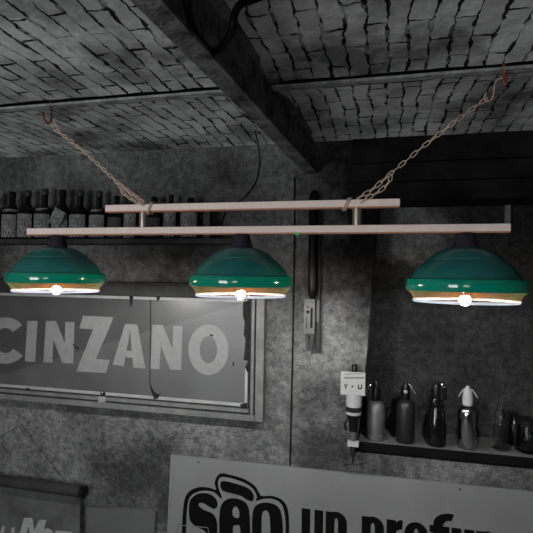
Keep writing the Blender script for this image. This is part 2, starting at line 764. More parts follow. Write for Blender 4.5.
# niche reveal and niche floor
rough_grid(bm, lambda u, v: (edge_x(NZ0 + (NZ1 + .05 - NZ0) * v), YW + .3 * u, NZ0 + (NZ1 + .05 - NZ0) * v), 10, 60, .006, Vector((1, 0, 0)))
rough_grid(bm, lambda u, v: (-.2 + (XR + .2) * u, YW + .3 * v, NZ0), 40, 4, .004, Vector((0, 0, 1)))
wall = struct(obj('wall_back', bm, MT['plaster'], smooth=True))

bm = bmesh.new()
NB = YW + .27
rough_grid(bm, lambda u, v: (-.25 + (XR + .25) * u, NB, NZ0 - .02 + (NZ1 + .3 - NZ0) * v), 60, 40, .008, IN)
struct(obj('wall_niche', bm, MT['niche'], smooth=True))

struct(obj('wall_outer', box(XL - .1, XR + .1, NB + .14, NB + .24, -.1, CEIL + .3), MT['niche']))  # unseen shell added behind the niche to stop light leaking in
struct(obj('ceiling_slab', box(XL - .1, XR + .1, YF - .15, NB + .24, CEIL + .16, CEIL + .26), MT['niche']))  # unseen lid added above the vaults to keep outside light out
for k, (a, b, c, d) in enumerate(((380.5, 383.5, 209, 236), (505.5, 511, 204, 226))):  # pale stubs stand in for the lit edges of the jambs
    pa, pb = P(a, c, NB - .03), P(b, d, NB - .03)
    struct(obj('trim_%d' % (k + 3), box(pa.x, pb.x, NB - .03, NB + .01, pb.z, pa.z, bevel=.003), MT['palewood']))
# lintel over the niche: sooty timbers
bm = bmesh.new()
zc = CEIL + .1
zs = [zc, EYE + .60, EYE + .50, NZ1]
for a, b in zip(zs[:-1], zs[1:]):
    add_box(bm, P(352, 160, YW).x, XR, YW - .012, NB + .1, b + .004, a, bevel=.006)
struct(obj('lintel', bm, MT['lintel']))

struct(obj('floor', box(XL - .1, XR + .1, YF - .1, YW + .4, -.1, 0), MT['floor']))
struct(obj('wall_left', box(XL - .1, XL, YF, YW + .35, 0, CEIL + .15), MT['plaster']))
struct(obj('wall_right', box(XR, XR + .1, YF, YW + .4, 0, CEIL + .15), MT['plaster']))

# front wall (behind the viewer) with two window openings
WINS = [(-3.3, -1.5, EYE - 1.5, EYE + .3), (-.7, .2, EYE - .9, EYE + .35)]
bm = bmesh.new()
xs = [XL]
for w in WINS:
    xs += [w[0], w[1]]
xs.append(XR)
for i in range(0, len(xs), 2):
    add_box(bm, xs[i], xs[i + 1], YF - .15, YF, 0, CEIL + .15)
for x0, x1, z0, z1 in WINS:
    add_box(bm, x0, x1, YF - .15, YF, 0, z0)
    add_box(bm, x0, x1, YF - .15, YF, z1, CEIL + .15)
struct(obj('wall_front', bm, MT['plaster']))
for i, (x0, x1, z0, z1) in enumerate(WINS):
    bm = bmesh.new()
    t = .05
    xm = (x0 + x1) / 2
    for a in ((x0, x0 + t, z0, z1), (x1 - t, x1, z0, z1), (x0 + t, x1 - t, z0, z0 + t), (x0 + t, x1 - t, z1 - t, z1), (xm - t / 2, xm + t / 2, z0 + t, z1 - t)):
        add_box(bm, a[0], a[1], YF - .1, YF - .04, a[2], a[3])
    struct(obj('window_%d' % (i + 1), bm, MT['wood']))


# brick vaults either side of the steel strip
def vault(y0, y1, rise, mat, ny):
    bm = bmesh.new()
    rough_grid(bm, lambda u, v: (XL + (XR - XL) * u, y0 + (y1 - y0) * v,
                                 CEIL + rise * (1 - (2 * v - 1) ** 2)), 120, ny, .008, Vector((0, 0, 1)))
    return struct(obj('ceiling', bm, mat, smooth=True))


vault(YF, YS - .056, .04, MT['vault'], 90)
vault(YS + .042, YW + .02, .015, MT['vault'], 30)
bm = box(XL, XR, YS - .020, YS + .017, CEIL - .008, CEIL + .002)
struct(obj('trim_1', bm, MT['strip']))
bm = box(XL, XR, YS - .09, YS + .07, CEIL + .055, CEIL + .1)
add_box(bm, XL, XR, YS - .006, YS + .004, CEIL + .002, CEIL + .055)
struct(obj('trim_2', bm, MT['groove']))

# steel I-beam running into the back wall
HB = EYE + .559
e1 = Vector((-.423, 2.6, 0))
e0 = Vector((-.511, .896, 0))
dirb = (e0 - e1).normalized()
side = Vector((-dirb.y, dirb.x, 0))
if side.x < 0:
    side = -side
L0 = e1 - dirb * .02
LEN = 5.2
WB = .05


def beam_profile():
    w, h, tf, tw = .062, CEIL + .02 - HB, .010, .014
    c = w / 2 - .004
    return [(0, 0), (w, 0), (w, tf), (c + tw / 2, tf + .012), (c + tw / 2, h - tf - .01), (w, h - tf), (w, h), (0, h), (0, h - tf), (c - tw / 2, h - tf - .01), (c - tw / 2, tf + .012), (0, tf)]


bm = bmesh.new()
pr = [L0 + side * a + Vector((0, 0, HB + b)) for a, b in beam_profile()]
add_prism(bm, pr, 4.6, dirb)
struct(obj('ceiling_beam', bm, MT['steel']))

# ------------------------------------------------------------------ the lamp
YL = 1.81
zlow = (P(29, 232, YL).z + P(510, 228.5, YL).z) / 2
zup = (P(107, 209, YL).z + P(400, 203.5, YL).z) / 2
bx0, bx1 = P(29, 232, YL).x, P(510, 229, YL).x
ux0, ux1 = P(107, 209, YL).x, P(400, 204, YL).x
lamp = thing('billiard_lamp', 'long pale two-bar billiard lamp with three green shades hanging on chains', 'lamp', (-.54, YL, zlow - .26))
hb_ = .0155
for nm, a0, a1, zz in (('lower_rail', bx0, bx1, zlow), ('upper_rail', ux0, ux1, zup)):
    r_ = obj(nm, box(a0, a1, YL - .016, YL + .016, zz - hb_ + .0045, zz + hb_, bevel=.003), MT['bar'], lamp)
    u_ = obj('under_strip', box(a0 + .001, a1 - .001, YL - .0155, YL + .0155, zz - hb_, zz - hb_ + .0043, bevel=.0015), MT['barunder'], r_)
    u_['label'] = 'salmon underside strip'
for px in (143.5, 357):
    x = P(px, 218, YL).x
    obj('post', lathe(closed_profile([(.0175, zlow + hb_ - .001), (.0175, zup - hb_ + .001)]), (x, YL, 0), 24), MT['metalpost'], lamp, True, 40)
st = obj('sticker', box(P(296, 232, YL).x, P(300, 232, YL).x, YL - .019, YL - .0155, zlow - hb_ - .006, zlow - hb_ + .004, bevel=.001), MT['sticker'], lamp)
st['label'] = 'small green sticker under the lower rail'

ZR = EYE - .078       # rim height
SHX = [-1.372, -.545, .272]
for i, sx in enumerate(SHX):
    c = (sx, YL, ZR)
    top = zlow - hb_ - ZR
    # dome: stepped outside, white inside lining folded back under
    dome_prof = [(.046, .188), (.068, .184), (.094, .172), (.118, .154), (.127, .146), (.1275, .143), (.133, .141), (.151, .126), (.166, .108), (.177, .090), (.182, .079), (.190, .076),
                 (.186, .073), (.175, .077), (.163, .103), (.147, .122), (.123, .141), (.090, .167), (.046, .181)]
    sh = obj('lamp_shade', lathe(dome_prof, c, 64), MT['dome'], lamp, True, 35)
    if i == 0:
        base = sh
    band = obj('shade_band', lathe([(.186, .077), (.196, .0785), (.200, .075), (.2005, .058), (.200, .041), (.197, .037), (.190, .036), (.190, .041), (.195, .044), (.1955, .058), (.195, .072), (.186, .073)], c, 64), MT['band'], sh, True, 50)
    obj('shade_skirt', lathe([(.197, .039), (.191, .032), (.182, .023), (.1765, .013), (.174, .005), (.171, .005), (.1735, .013), (.179, .023), (.188, .032), (.194, .039)], c, 64), MT['skirt'], sh, True, 50)
    obj('shade_rim', lathe([(.1745, .0065), (.1755, .001), (.172, -.003), (.167, -.002), (.168, .004), (.171, .0065)], c, 64), MT['rim'], sh, True, 60)
    obj('socket_cup', lathe([(0, top), (.029, top), (.031, top - .004), (.037, top - .034), (.046, top - .058), (.056, .186), (.048, .180), (0, .180)], c, 32), MT['cap'], sh, True, 40)
    obj('bulb', lathe([(0, -.014), (.008, -.0125), (.014, -.009), (.0175, -.002), (.0185, .004), (.0175, .010), (.013, .018), (0, .021)], c, 32), MT['bulb'], sh, True)
    obj('bulb_holder', lathe([(0, .0215), (.012, .0215), (.012, .05), (.018, .0625), (.018, .17), (0, .17)], c, 20), MT['blackpl'], sh, True, 40)


# ------------------------------------------------------------------ chains and hooks
def link_bm(a, b, wid, r, twist):
    """one oval link from a to b"""
    a, b = Vector(a), Vector(b)
    t = (b - a)
    ln = t.length
    t.normalize()
    up = Vector((0, 1, 0))
    s = t.cross(up).normalized()
    s = (s * math.cos(twist) + up * math.sin(twist)).normalized()
    hl, hw = ln / 2 + r * 1.1, wid / 2
    c = (a + b) / 2
    pts = []
    st_ = max(hl - hw, .0005)
    for k in range(7):
        ang = -PI / 2 + PI * k / 6
        pts.append(c + t * (st_ + hw * math.cos(ang)) + s * (hw * math.sin(ang)))
    for k in range(7):
        ang = PI / 2 + PI * k / 6
        pts.append(c + t * (-st_ + hw * math.cos(ang)) + s * (hw * math.sin(ang)))
    return tube(pts, r, n=6, closed=True)


def chain_links(root, path, pitch, wid, r, tw0=0.5, mat='chain'):
    pts = [Vector(p) for p in path]
    seg = []
    acc = 0
    out = [pts[0]]
    need = pitch
    for a, b in zip(pts[:-1], pts[1:]):
        L = (b - a).length
        pos = 0
        while pos + need <= L:
            pos += need
            out.append(a + (b - a) * pos / L)
            need = pitch
        need -= (L - pos)
    for k, (a, b) in enumerate(zip(out[:-1], out[1:])):
        obj('link', link_bm(a, b, wid, r, tw0 + (PI / 2 if k % 2 else 0) + random.uniform(-.25, .25)), MT[mat], root, True)


YC = YL - .004
# left
lh = thing('ceiling_hook', 'rusty bent iron hook in the ceiling strip above the left chain', 'hook', PZ(50.7, 100, CEIL) + Vector((0, 0, 0)))
hp = [P(50.7, 96, YC), P(50.9, 106, YC), P(51.3, 116, YC), P(50.8, 121, YC - .004), P(48.6, 123.6, YC - .01), P(46, 122, YC - .014), P(44, 118, YC - .016), P(42.8, 112, YC - .017)]
obj('hook_shank', tube(smooth_path(hp, 5), .0042, 8), MT['rust'], lh, True)
ch = thing('hanging_chain', 'tarnished chain on the left, bunched double just above the upper rail', 'chain', P(60, 134, YC))
obj('link', link_bm(P(51.5, 120, YC), P(57, 131, YC), .016, .0021, .5), MT['chain'], ch, True)
chain_links(ch, [P(56.5, 130, YC), P(75, 144, YC), P(97, 163, YC), P(119, 184, YC), P(131, 194, YC), P(145, 201.5, YC - .012)], .0205, .0115, .0023, .2)
chain_links(ch, [P(119, 184, YC), P(122, 192, YC - .005), P(131, 199, YC - .014), P(144, 206, YC - .023)], .0200, .0115, .0021, .7)
chain_links(ch, [P(118, 183, YC), P(126, 188, YC - .012), P(136, 197, YC - .018), P(145, 203, YC - .024)], .0200, .0115, .0021, 1.1)
w = []
xw = P(143.5, 206, YL).x + .034
for k in range(20):
    a = 2 * PI * k / 20
    ca, sa = math.cos(a), math.sin(a)
    f = .0215 / max(abs(ca), abs(sa)) ** .8
    w.append(Vector((xw + .010 * sa, YL + f * ca * 1.08, zup + f * sa * 1.08)))
obj('wrap_loop', tube(w, .0022, 6, closed=True), MT['chain'], ch, True)
obj('wrap_loop', tube([p + Vector((.006, 0, 0)) for p in w], .0022, 6, closed=True), MT['chain'], ch, True)

# right
rh = thing('ceiling_hook', 'orange-rusted iron stub in the ceiling strip above the right chain', 'hook', P(504.3, 62, YC))
obj('hook_shank', tube([P(503.8, 58, YC), P(504.2, 66, YC), P(504.8, 76, YC), P(504.8, 86, YC)], [.0045, .006, .0065, .005], 8), MT['rust_hot'], rh, True)
obj('eye', tube(smooth_path([P(503.5, 77, YC - .008), P(506, 74, YC - .010), P(507, 79, YC - .010), P(505, 82, YC - .008)], 5, closed=True), .0022, 6, closed=True), MT['rust'], rh, True)
sh_ = thing('s_hook', 'thin pinkish wire S-hook joining the right chain to its ceiling hook', 'hook', P(495, 90, YC))
hp = [P(503.5, 78, YC - .006), P(500, 78.5, YC - .006), P(496.5, 80.5, YC - .006), P(494.8, 85, YC - .006), P(493.8, 92, YC - .006), P(492.5, 98, YC - .006), P(488.5, 101.5, YC - .006), P(485, 99.5, YC - .006), P(484.6, 96.5, YC - .006), P(486, 93, YC - .006)]
obj('wire', tube(smooth_path(hp, 6), .0030, 8), MT['shook'], sh_, True)
ch2 = thing('hanging_chain', 'tarnished chain on the right, its spare links looped beside it near the rail', 'chain', P(420, 155, YC))
chain_links(ch2, [P(486.5, 98.5, YC - .006), P(472, 109, YC), P(455, 122, YC)], .023, .012, .0022, .2, 'shook')
chain_links(ch2, [P(455, 121.5, YC), P(420, 149, YC), P(388, 176, YC), P(372, 190, YC), P(354, 200.5, YC - .020)], .0270, .0125, .0019, .35)
chain_links(ch2, [P(391, 174.5, YC), P(390, 181, YC - .006), P(382, 190, YC - .010), P(371, 196, YC - .016), P(356, 205, YC - .026)], .0265, .0125, .0019, .35)
xw2 = P(357, 206, YL).x - .040
for dx, tl in ((0, 0.012), (.008, -.004)):
    obj('wrap_loop', tube([Vector((xw2 + (p.x - xw) * 1.3 + dx, p.y, p.z)) for p in w], .0023, 6, closed=True), MT['chain'], ch2, True)

# ------------------------------------------------------------------ cables
cab = obj('power_cable', tube([P(294.6, 177, 2.593), P(294.4, 240, 2.593), P(293, 330, 2.593), P(291, 420, 2.593), P(290, 463, 2.593), Vector((P(290, 463, 2.593).x, 2.593, .0))], .0037, 6), MT['rubber'], None, True)
tag(cab, 'thin black cable running straight down the wall between both signs', 'cable')
pc = PZ(255, 131, CEIL - .01)
cp = [pc, P(258, 143, 2.50), P(259.5, 155, 2.57), P(259, 168, 2.592), P(256, 181, 2.592), P(249, 192, 2.592), P(240, 201, 2.592), P(228, 208, 2.592), P(221, 224, 2.590), Vector((P(219, 236, 2.588).x, 2.588, EYE + .199))]
cab = obj('power_cable', tube(smooth_path(cp, 5), .0033, 6), MT['rubber'], None, True)
tag(cab, 'thin black cable curving from the ceiling beam towards the bottle shelf', 'cable')
zh = HB + .028
hp = [PZ(268, -6, zh + .1), PZ(252, 0, zh + .08), PZ(241, 4, zh + .05), PZ(235, 13, zh + .03), PZ(232.5, 26, zh), PZ(227, 40, zh), PZ(216, 51, zh), PZ(206, 47, zh), PZ(197, 36, zh), PZ(191, 22, zh), PZ(188, 8, zh), PZ(186, -8, zh)]
cab = obj('hose', tube(smooth_path(hp, 6), .0095, 10), MT['rubber'], None, True)
tag(cab, 'thick black hose looped over the flange of the ceiling beam', 'hose')

# ------------------------------------------------------------------ bottle shelf on the left
YB = 2.515
zsh = EYE + .2 - .002
shelf = thing('wall_shelf', 'long dark wooden wall shelf carrying the row of liquor bottles', 'shelf', (-1.6, YB, zsh - .03))
obj('board', box(-2.75, P(233, 240, 2.44).x, 2.44, 2.592, zsh - .028, zsh, bevel=.002), MT['wood'], shelf)


def bottle(cx, ytop, halfpx, kind, label, glass='blackglass', lab='label', cap='blackpl', labtilt=0, neck_label=False, shoulder=None):
    c = P(cx, 240, YB)
    H = P(cx, ytop, YB).z - zsh
    R = (P(cx + halfpx, 220, YB).x - P(cx - halfpx, 220, YB).x) / 2
    b = thing('liquor_bottle', label, 'bottle', (c.x, YB, zsh), 'liquor bottles on the wall shelf')
    cc = (c.x, YB, zsh)
    rn = max(.0120, R * .31)
    s = shoulder or {'slope': .54, 'round': .52, 'square': .6}[kind]
    if kind == 'slope':
        pr = [(R * .9, 0), (R, .008), (R, H * (s - .06)), (R * .95, H * s), (R * .75, H * (s + .06)), (R * .52, H * (s + .12)), (rn, H * (s + .2)), (rn, H * .9)]
    elif kind == 'round':
        pr = [(R * .9, 0), (R, .008), (R, H * s), (R * .96, H * (s + .04)), (R * .82, H * (s + .085)), (R * .55, H * (s + .12)), (rn, H * (s + .15)), (rn, H * .9)]
    else:
        pr = [(R * .92, 0), (R, .006), (R, H * s), (R * .93, H * (s + .025)), (rn * 1.1, H * (s + .05)), (rn, H * (s + .07)), (rn, H * .9)]
    obj('glass_body', lathe(closed_profile(pr), cc, 28), MT[glass], b, True, 50)
    obj('cap', lathe(closed_profile([(rn * 1.12, H * .88), (rn * 1.15, H * .985), (rn * .95, H)]), cc, 20), MT[cap], b, True, 50)
    # label wrapped on the front half of the body
    bm = bmesh.new()
    n = 16
    z0, z1 = H * .04, H * (s - .03)
    for k in range(n):
        a0 = PI * 1.5 + (k / n - .5) * 2.2
        a1 = PI * 1.5 + ((k + 1) / n - .5) * 2.2
        rr = R + .0012
        q = []
        for a, z in ((a0, z0), (a1, z0), (a1, z1), (a0, z1)):
            q.append(bm.verts.new((c.x + rr * math.cos(a), YB + rr * math.sin(a), zsh + z)))
        bm.faces.new(q)
    bmesh.ops.remove_doubles(bm, verts=bm.verts, dist=1e-5)
    lo = obj('label', bm, MT[lab], b, True)
    if neck_label:
        z = H * (s + .03)
        obj('shoulder_label', lathe([(R * .93, z), (R * .80, z + H * .055)], (c.x, YB - .003, zsh), 24), MT['label'], b, True)
    if labtilt:
        cz = zsh + H * .42
        m = Matrix.Translation((c.x + .01, YB - R - .004, cz)) @ Matrix.Rotation(labtilt, 4, 'Y')
        bm = bmesh.new()
        add_box(bm, -.04, .04, -.001, .001, -.05, .05)
        bmesh.ops.transform(bm, matrix=m, verts=bm.verts)
        obj('loose_tag', bm, MT['label'], b)
    return b


bottle(-6, 194, 8, 'slope', 'dark liquor bottle cut by the left edge of the picture')
bottle(11.5, 192, 7.8, 'slope', 'slope-shouldered liquor bottle with a pale collar label, first whole bottle from the left', neck_label=True)
bottle(27, 190.5, 7.8, 'slope', 'slope-shouldered bottle with a tall label but no collar, second whole bottle from the left', cap='foil')
bottle(44, 189, 8.2, 'round', 'bottle with a small neck disc and pale cap above the left end of the rail', cap='foil', neck_label=True)
bottle(61.8, 190, 8.6, 'slope', 'dark bottle wearing a crooked square tag across its front', labtilt=.5)
bottle(79.5, 190.5, 8.8, 'round', 'round-shouldered dark bottle with a boldly printed label, right of the crooked tag', cap='foil')
bottle(98.5, 191, 8.2, 'round', 'dark bottle with a round seal on its shoulder and short label', cap='foil', neck_label=True)
bottle(116, 196, 7.6, 'round', 'bottle behind the left end of the upper rail', lab='label_dark')
bottle(131, 203, 6.6, 'square', 'squat bottle with a pale label just left of the left rail post', shoulder=.72)
bottle(153.5, 197, 8.6, 'round', 'rounded dark bottle just right of the left rail post', lab='label_dark')
bottle(170.5, 195, 6.6, 'square', 'narrow square-shouldered bottle with a pale label seen between the rails', shoulder=.66)
bottle(190, 198, 9, 'round', 'wide bottle with a printed round mark seen between the rails', shoulder=.66)
# narrow carton at the row's end
c = P(208, 240, YB)
ct = thing('carton', 'narrow pale grey carton standing at the right end of the bottle row', 'box', (c.x, YB, zsh))
obj('sleeve', box(c.x - .019, c.x + .019, YB - .03, YB + .03, zsh, P(208, 212, YB).z, bevel=.002), MT['label_dark'], ct)
obj('lid', box(c.x - .020, c.x + .020, YB - .031, YB + .031, P(208, 212, YB).z, P(208, 207, YB).z, bevel=.002), MT['label_dark'], ct)

# ------------------------------------------------------------------ the framed enamel sign
YE = 2.555            # enamel face
sign = thing('enamel_sign', 'large chipped enamel CINZANO sign in a grey batten frame', 'sign', P(130, 415, YE))
A, B_, C_, D_ = P(-160, 288, YE), P(250.5, 299.5, YE), P(246.5, 408, YE), P(-160, 372, YE)
zt, zb = P(250.5, 299.5, YE).z, P(245.5, 407, YE).z
xr = P(248.5, 350, YE).x
xl = -2.95
pl = two_tone_enamel('two tone enamel', grey(.11), grey(.085), (0, 0), (1, .2))
# dividing line in world x,z from the photograph
p0, p1 = P(0, 375, YE), P(78, 352, YE)
pl = two_tone_enamel('two tone enamel', grey(.058), grey(.040), (p0.x - sign.location.x, p0.z - sign.location.z), (p1.x - sign.location.x, p1.z - sign.location.z))
obj('plate', box(xl, xr, YE, YE + .006, zb, zt, bevel=.001), pl, sign)
bm = bmesh.new()
bw = .017
add_box(bm, xl, xr - .004, YE - .0008, YE, zt - bw, zt - .001)
add_box(bm, xl, xr - .004, YE - .0008, YE, zb + .001, zb + bw + .002)
rag = [(xr - bw, zb + bw), (xr - .003, zb + bw)]
zz = P(246, 368, YE).z
add_prism(bm, [Vector((xr - bw - .001, YE - .0008, zb + .01)), Vector((xr - .003, YE - .0008, zb + .01)), Vector((xr - .003, YE - .0008, zz - .02)), Vector((xr - .009, YE - .0008, zz)), Vector((xr - bw, YE - .0008, zz + .008))], .0008)
obj('border', bm, MT['border'], sign)
# lettering
bm = bmesh.new()
T = .0012
YT = YE - T
s1 = lambda pts: [(x / 4.44, 300 + y / 4.44) for x, y in pts]
s2 = lambda pts: [(120 + x / 3.553, 280 + y / 3.553) for x, y in pts]
s3 = lambda pts: [(x / 1.974, 280 + y / 1.974) for x, y in pts]
ring_px(bm, 24 / 4.44, 300 + 180 / 4.44, 100 / 4.44, 103 / 4.44, 44 / 4.44, 56 / 4.44, math.radians(40), math.radians(318), YT, T, 44)
for q in (s1([(122, 93), (166, 93), (155, 275), (110, 272)]),
          s1([(204, 93), (240, 93), (232, 278), (192, 276)]), s1([(204, 93), (248, 93), (325, 282), (277, 280)]), s1([(290, 97), (330, 99), (325, 282), (285, 281)]),
          s1([(368, 70), (502, 76), (496, 97), (425, 263), (487, 266), (470, 324), (338, 317), (346, 298), (413, 130), (352, 127)]),
          s3([(247, 87), (259, 87), (244, 170), (222, 167)]), s3([(256, 87), (271, 88), (287, 174), (263, 173)]), s3([(244, 139), (270, 141), (270, 154), (242, 152)]),
          s2([(115, 159), (150, 160), (140, 317), (108, 315)]), s2([(115, 159), (152, 160), (216, 320), (178, 318)]), s2([(189, 163), (222, 164), (217, 320), (184, 318)])):
    pprism(bm, q, YT, T)
cx, cy = 120 + 314 / 3.553, 280 + 248 / 3.553
ring_px(bm, cx, cy, 71 / 3.553, 90 / 3.553, 31 / 3.553, 48 / 3.553, 0, 2 * PI, YT, T, 56)
obj('lettering', bm, MT['letter'], sign)
# chipped enamel: bare rusted patches
YK = YE - .0018
for q in ([(243, 302), (249.5, 300), (250, 372), (247, 372), (245, 367), (248, 361), (243.5, 360), (244.5, 352), (245.5, 340), (243.6, 334), (244.8, 322), (242.8, 316)],
          [(129, 296), (133.4, 295.6), (132.6, 301), (131.4, 306.4), (130.2, 306), (129.8, 301)],
          [(156, 296), (161, 296.6), (158.6, 300.6), (157.2, 301.4)],
          [(150.2, 300), (151, 300), (150.2, 384), (153.6, 391), (158, 394.5), (160.5, 393), (158, 398.5), (154, 399.5), (150.6, 390), (149.5, 384)],
          [(240, 404.4), (246.8, 402.5), (247.2, 408.5), (241, 408.5)],
          [(100, 391), (102, 394), (103.6, 391.6), (105.6, 393), (105, 395.6), (100.4, 395.4)],
          [(26, 388.4), (28.4, 387.8), (30, 389), (28, 390.4)],
          [(72.6, 343.5), (75, 345.6), (78.8, 348), (78.4, 350), (75.6, 347.8), (72.8, 345)],
          [(209.4, 335.4), (211, 333.8), (213.6, 335.4), (212, 336.8)],
          [(233, 361), (234.4, 364), (233.6, 367), (232.4, 364)]):
    bm = bmesh.new()
    pprism(bm, q, YK, .0012)
    obj('rust_chip', bm, MT['rustchip'], sign)
# frame of battens, on a backing board
YFm = 2.535
xo = P(264.5, 300, YFm).x
xi = P(256.5, 300, YFm).x
zt_o = P(120, 284, YFm).z
zb_o = P(200, 417, YFm).z
obj('backing', box(xl - .05, xo - .01, YE + .008, YE + .03, zb_o + .01, zt_o - .005), MT['backing'], sign)
obj('frame_stile', box(xi, xo, YFm, YE + .03, zb_o, zt_o, bevel=.003), MT['batten'], sign)
obj('inner_batten', box(P(251.3, 350, YE).x, P(254.5, 350, YE).x, YE - .008, YE + .01, zb_o + .02, zt_o - .03, bevel=.002), MT['batten'], sign)
obj('frame_rail', box(xl - .05, xi - .001, YFm, YE + .03, zb_o, P(200, 411.5, YFm).z, bevel=.003), MT['batten'], sign)
obj('inner_batten', box(xl - .05, P(250, 350, YE).x, YE - .012, YE + .01, P(245, 413, YE - .012).z, P(245, 409.5, YE - .012).z, bevel=.002), MT['batten'], sign)
tr_ = obj('frame_rail', box(xl - .05, xi - .001, YFm - .01, YE + .03, zt + .004, zt_o, bevel=.003), MT['wood'], sign)
tr_['label'] = 'dark upper frame rail'
obj('top_lip', box(xl - .05, xi + .02, YFm - .02, YFm + .02, zt_o + .0005, zt_o + .010, bevel=.002), MT['wood'], sign)
# clip holding the enamel's lower edge
obj('clip', box(P(99.5, 394, YE).x, P(107, 394, YE).x, YE - .016, YE - .004, P(103, 402, YE).z, P(103, 396, YE).z, bevel=.003), MT['palewood'], sign)

# ------------------------------------------------------------------ the lettered board at the bottom
YBd = 2.578
zb0, zb1 = EYE - 1.75, P(350, 473, YBd).z
tl, trp = P(170.5, 455, YBd), P(533, 491.5, YBd)
bl = P(166.8, 533, YBd)
slope = (bl.x - tl.x) / (bl.z - tl.z)
bd = thing('lettered_board', 'long cream board lettered in heavy black on the wall below the niche', 'sign', (-.2, YBd, EYE - 1.9))
bm = bmesh.new()
zbot = EYE - 1.9
R_ = 1.9
add_prism(bm, [tl, Vector((R_, YBd, trp.z + .005)), Vector((R_, YBd, zbot)), Vector((tl.x + slope * (zbot - tl.z), YBd, zbot))], .0165)
bmesh.ops.bevel(bm, geom=list(bm.edges), offset=.002, segments=2, affect='EDGES')
obj('panel', bm, MT['board'], bd)
bm = bmesh.new()
for px in ((198.5, 462), (460, 489.5)):
    p = P(px[0], px[1], YBd)
    add_lathe(bm, [(0, -.003), (.004, -.002), (.005, 0), (0, 0)], p, 12, rot=Matrix.Rotation(-PI / 2, 3, 'X'))
obj('nail', bm, MT['ink'], bd)

# SAO emblem: stacked flat layers, traced smooth
e4 = lambda pts: [(170 + x / 4.1, 460 + y / 4.1) for x, y in pts]


def layer(bm, pts, d, th=.0016, k=6):
    sp = smooth_path([Vector((x, y, 0)) for x, y in e4(pts)], k, closed=True)
    add_prism(bm, [P(p.x, p.y, YBd - d) for p in sp], th)


lo = bmesh.new()
layer(lo, [(50, 330), (50, 260), (58, 170), (78, 130), (118, 112), (162, 114), (188, 122), (183, 95), (192, 68), (212, 55), (250, 62), (300, 77), (345, 104), (366, 136), (376, 148), (420, 148), (460, 165), (482, 200), (488, 260), (486, 360), (470, 410), (420, 432), (330, 425), (200, 418), (100, 412), (60, 385)], .0016)
emblem = obj('emblem', lo, MT['ink'], bd)
lw = bmesh.new()
layer(lw, [(66, 330), (67, 260), (74, 175), (92, 142), (132, 127), (178, 132), (205, 156), (213, 152), (201, 120), (197, 92), (208, 72), (240, 73), (300, 92), (338, 117), (356, 150), (352, 168), (385, 160), (428, 162), (458, 184), (470, 225), (474, 280), (470, 355), (456, 395), (415, 415), (330, 408), (200, 402), (105, 396), (72, 372)], .0032)
o_ = obj('emblem_line', lw, MT['boardwhite'], emblem)
lb = bmesh.new()
layer(lb, [(207, 95), (214, 87), (245, 91), (300, 107), (330, 124), (343, 148), (338, 168), (318, 164), (290, 147), (250, 136), (218, 127), (207, 112)], .0048)
layer(lb, [(78, 185), (88, 158), (115, 139), (155, 138), (186, 158), (195, 188), (180, 200), (158, 190), (140, 178), (122, 176), (118, 188), (140, 206), (176, 222), (192, 258), (192, 320), (182, 365), (150, 388), (110, 386), (82, 365), (76, 330), (90, 318), (112, 322), (128, 342), (148, 338), (152, 312), (140, 290), (100, 268), (80, 240)], .0048)
layer(lb, [(204, 330), (202, 240), (209, 188), (230, 164), (262, 157), (298, 167), (319, 190), (327, 235), (328, 330), (326, 385), (300, 392), (285, 380), (272, 376), (256, 382), (240, 392), (208, 385)], .0048)
layer(lb, [(337, 310), (337, 235), (346, 195), (370, 178), (405, 176), (440, 190), (457, 225), (463, 300), (458, 360), (435, 390), (395, 398), (358, 388), (341, 358)], .0048)
obj('emblem_letters', lb, MT['ink'], emblem)
lc = bmesh.new()
layer(lc, [(258, 228), (257, 205), (266, 192), (276, 196), (283, 212), (283, 234), (272, 238)], .0064)
obj('letter_counter', lc, MT['boardwhite'], emblem)
lc = bmesh.new()
layer(lc, [(259, 330), (259, 275), (272, 268), (286, 274), (288, 330), (286, 380), (260, 380)], .0064)
obj('letter_counter', lc, MT['boardwhite'], emblem)
lc = bmesh.new()
layer(lc, [(376, 300), (377, 228), (386, 210), (399, 210), (408, 232), (411, 300), (408, 345), (394, 362), (380, 345)], .0064)
obj('letter_counter', lc, MT['boardwhite'], emblem)

# heavy lower-case lettering "un profum", built on the board's own axes
lt = bmesh.new()


def board_pt(x0, u, v):
    """u along the board, v above the baseline, both in x-heights"""
    return Vector((x0 + u * XH, YBd - .0016, base_z + v * XH))


XH = .1742
xh_top = P(302, 508, YBd).z
base_z = xh_top - XH
TH = .0016


def lrect(x0, a, b, c, d):
    o = Vector((0, -ply(), 0))
    add_prism(lt, [board_pt(x0, a, b) + o, board_pt(x0, c, b) + o, board_pt(x0, c, d) + o, board_pt(x0, a, d) + o], TH)


def larc(x0, cx, cy, rx, ry, ix, iy, a0, a1, n=18):
    a0, a1 = math.radians(a0), math.radians(a1)
    o = Vector((0, -ply(), 0))
    for i in range(n):
        t0 = a0 + (a1 - a0) * i / n
        t1 = a0 + (a1 - a0) * (i + 1) / n
        q = [board_pt(x0, cx + rx * math.cos(t), cy + ry * math.sin(t)) + o for t in (t0, t1)] + [board_pt(x0, cx + ix * math.cos(t), cy + iy * math.sin(t)) + o for t in (t1, t0)]
        add_prism(lt, q, TH)


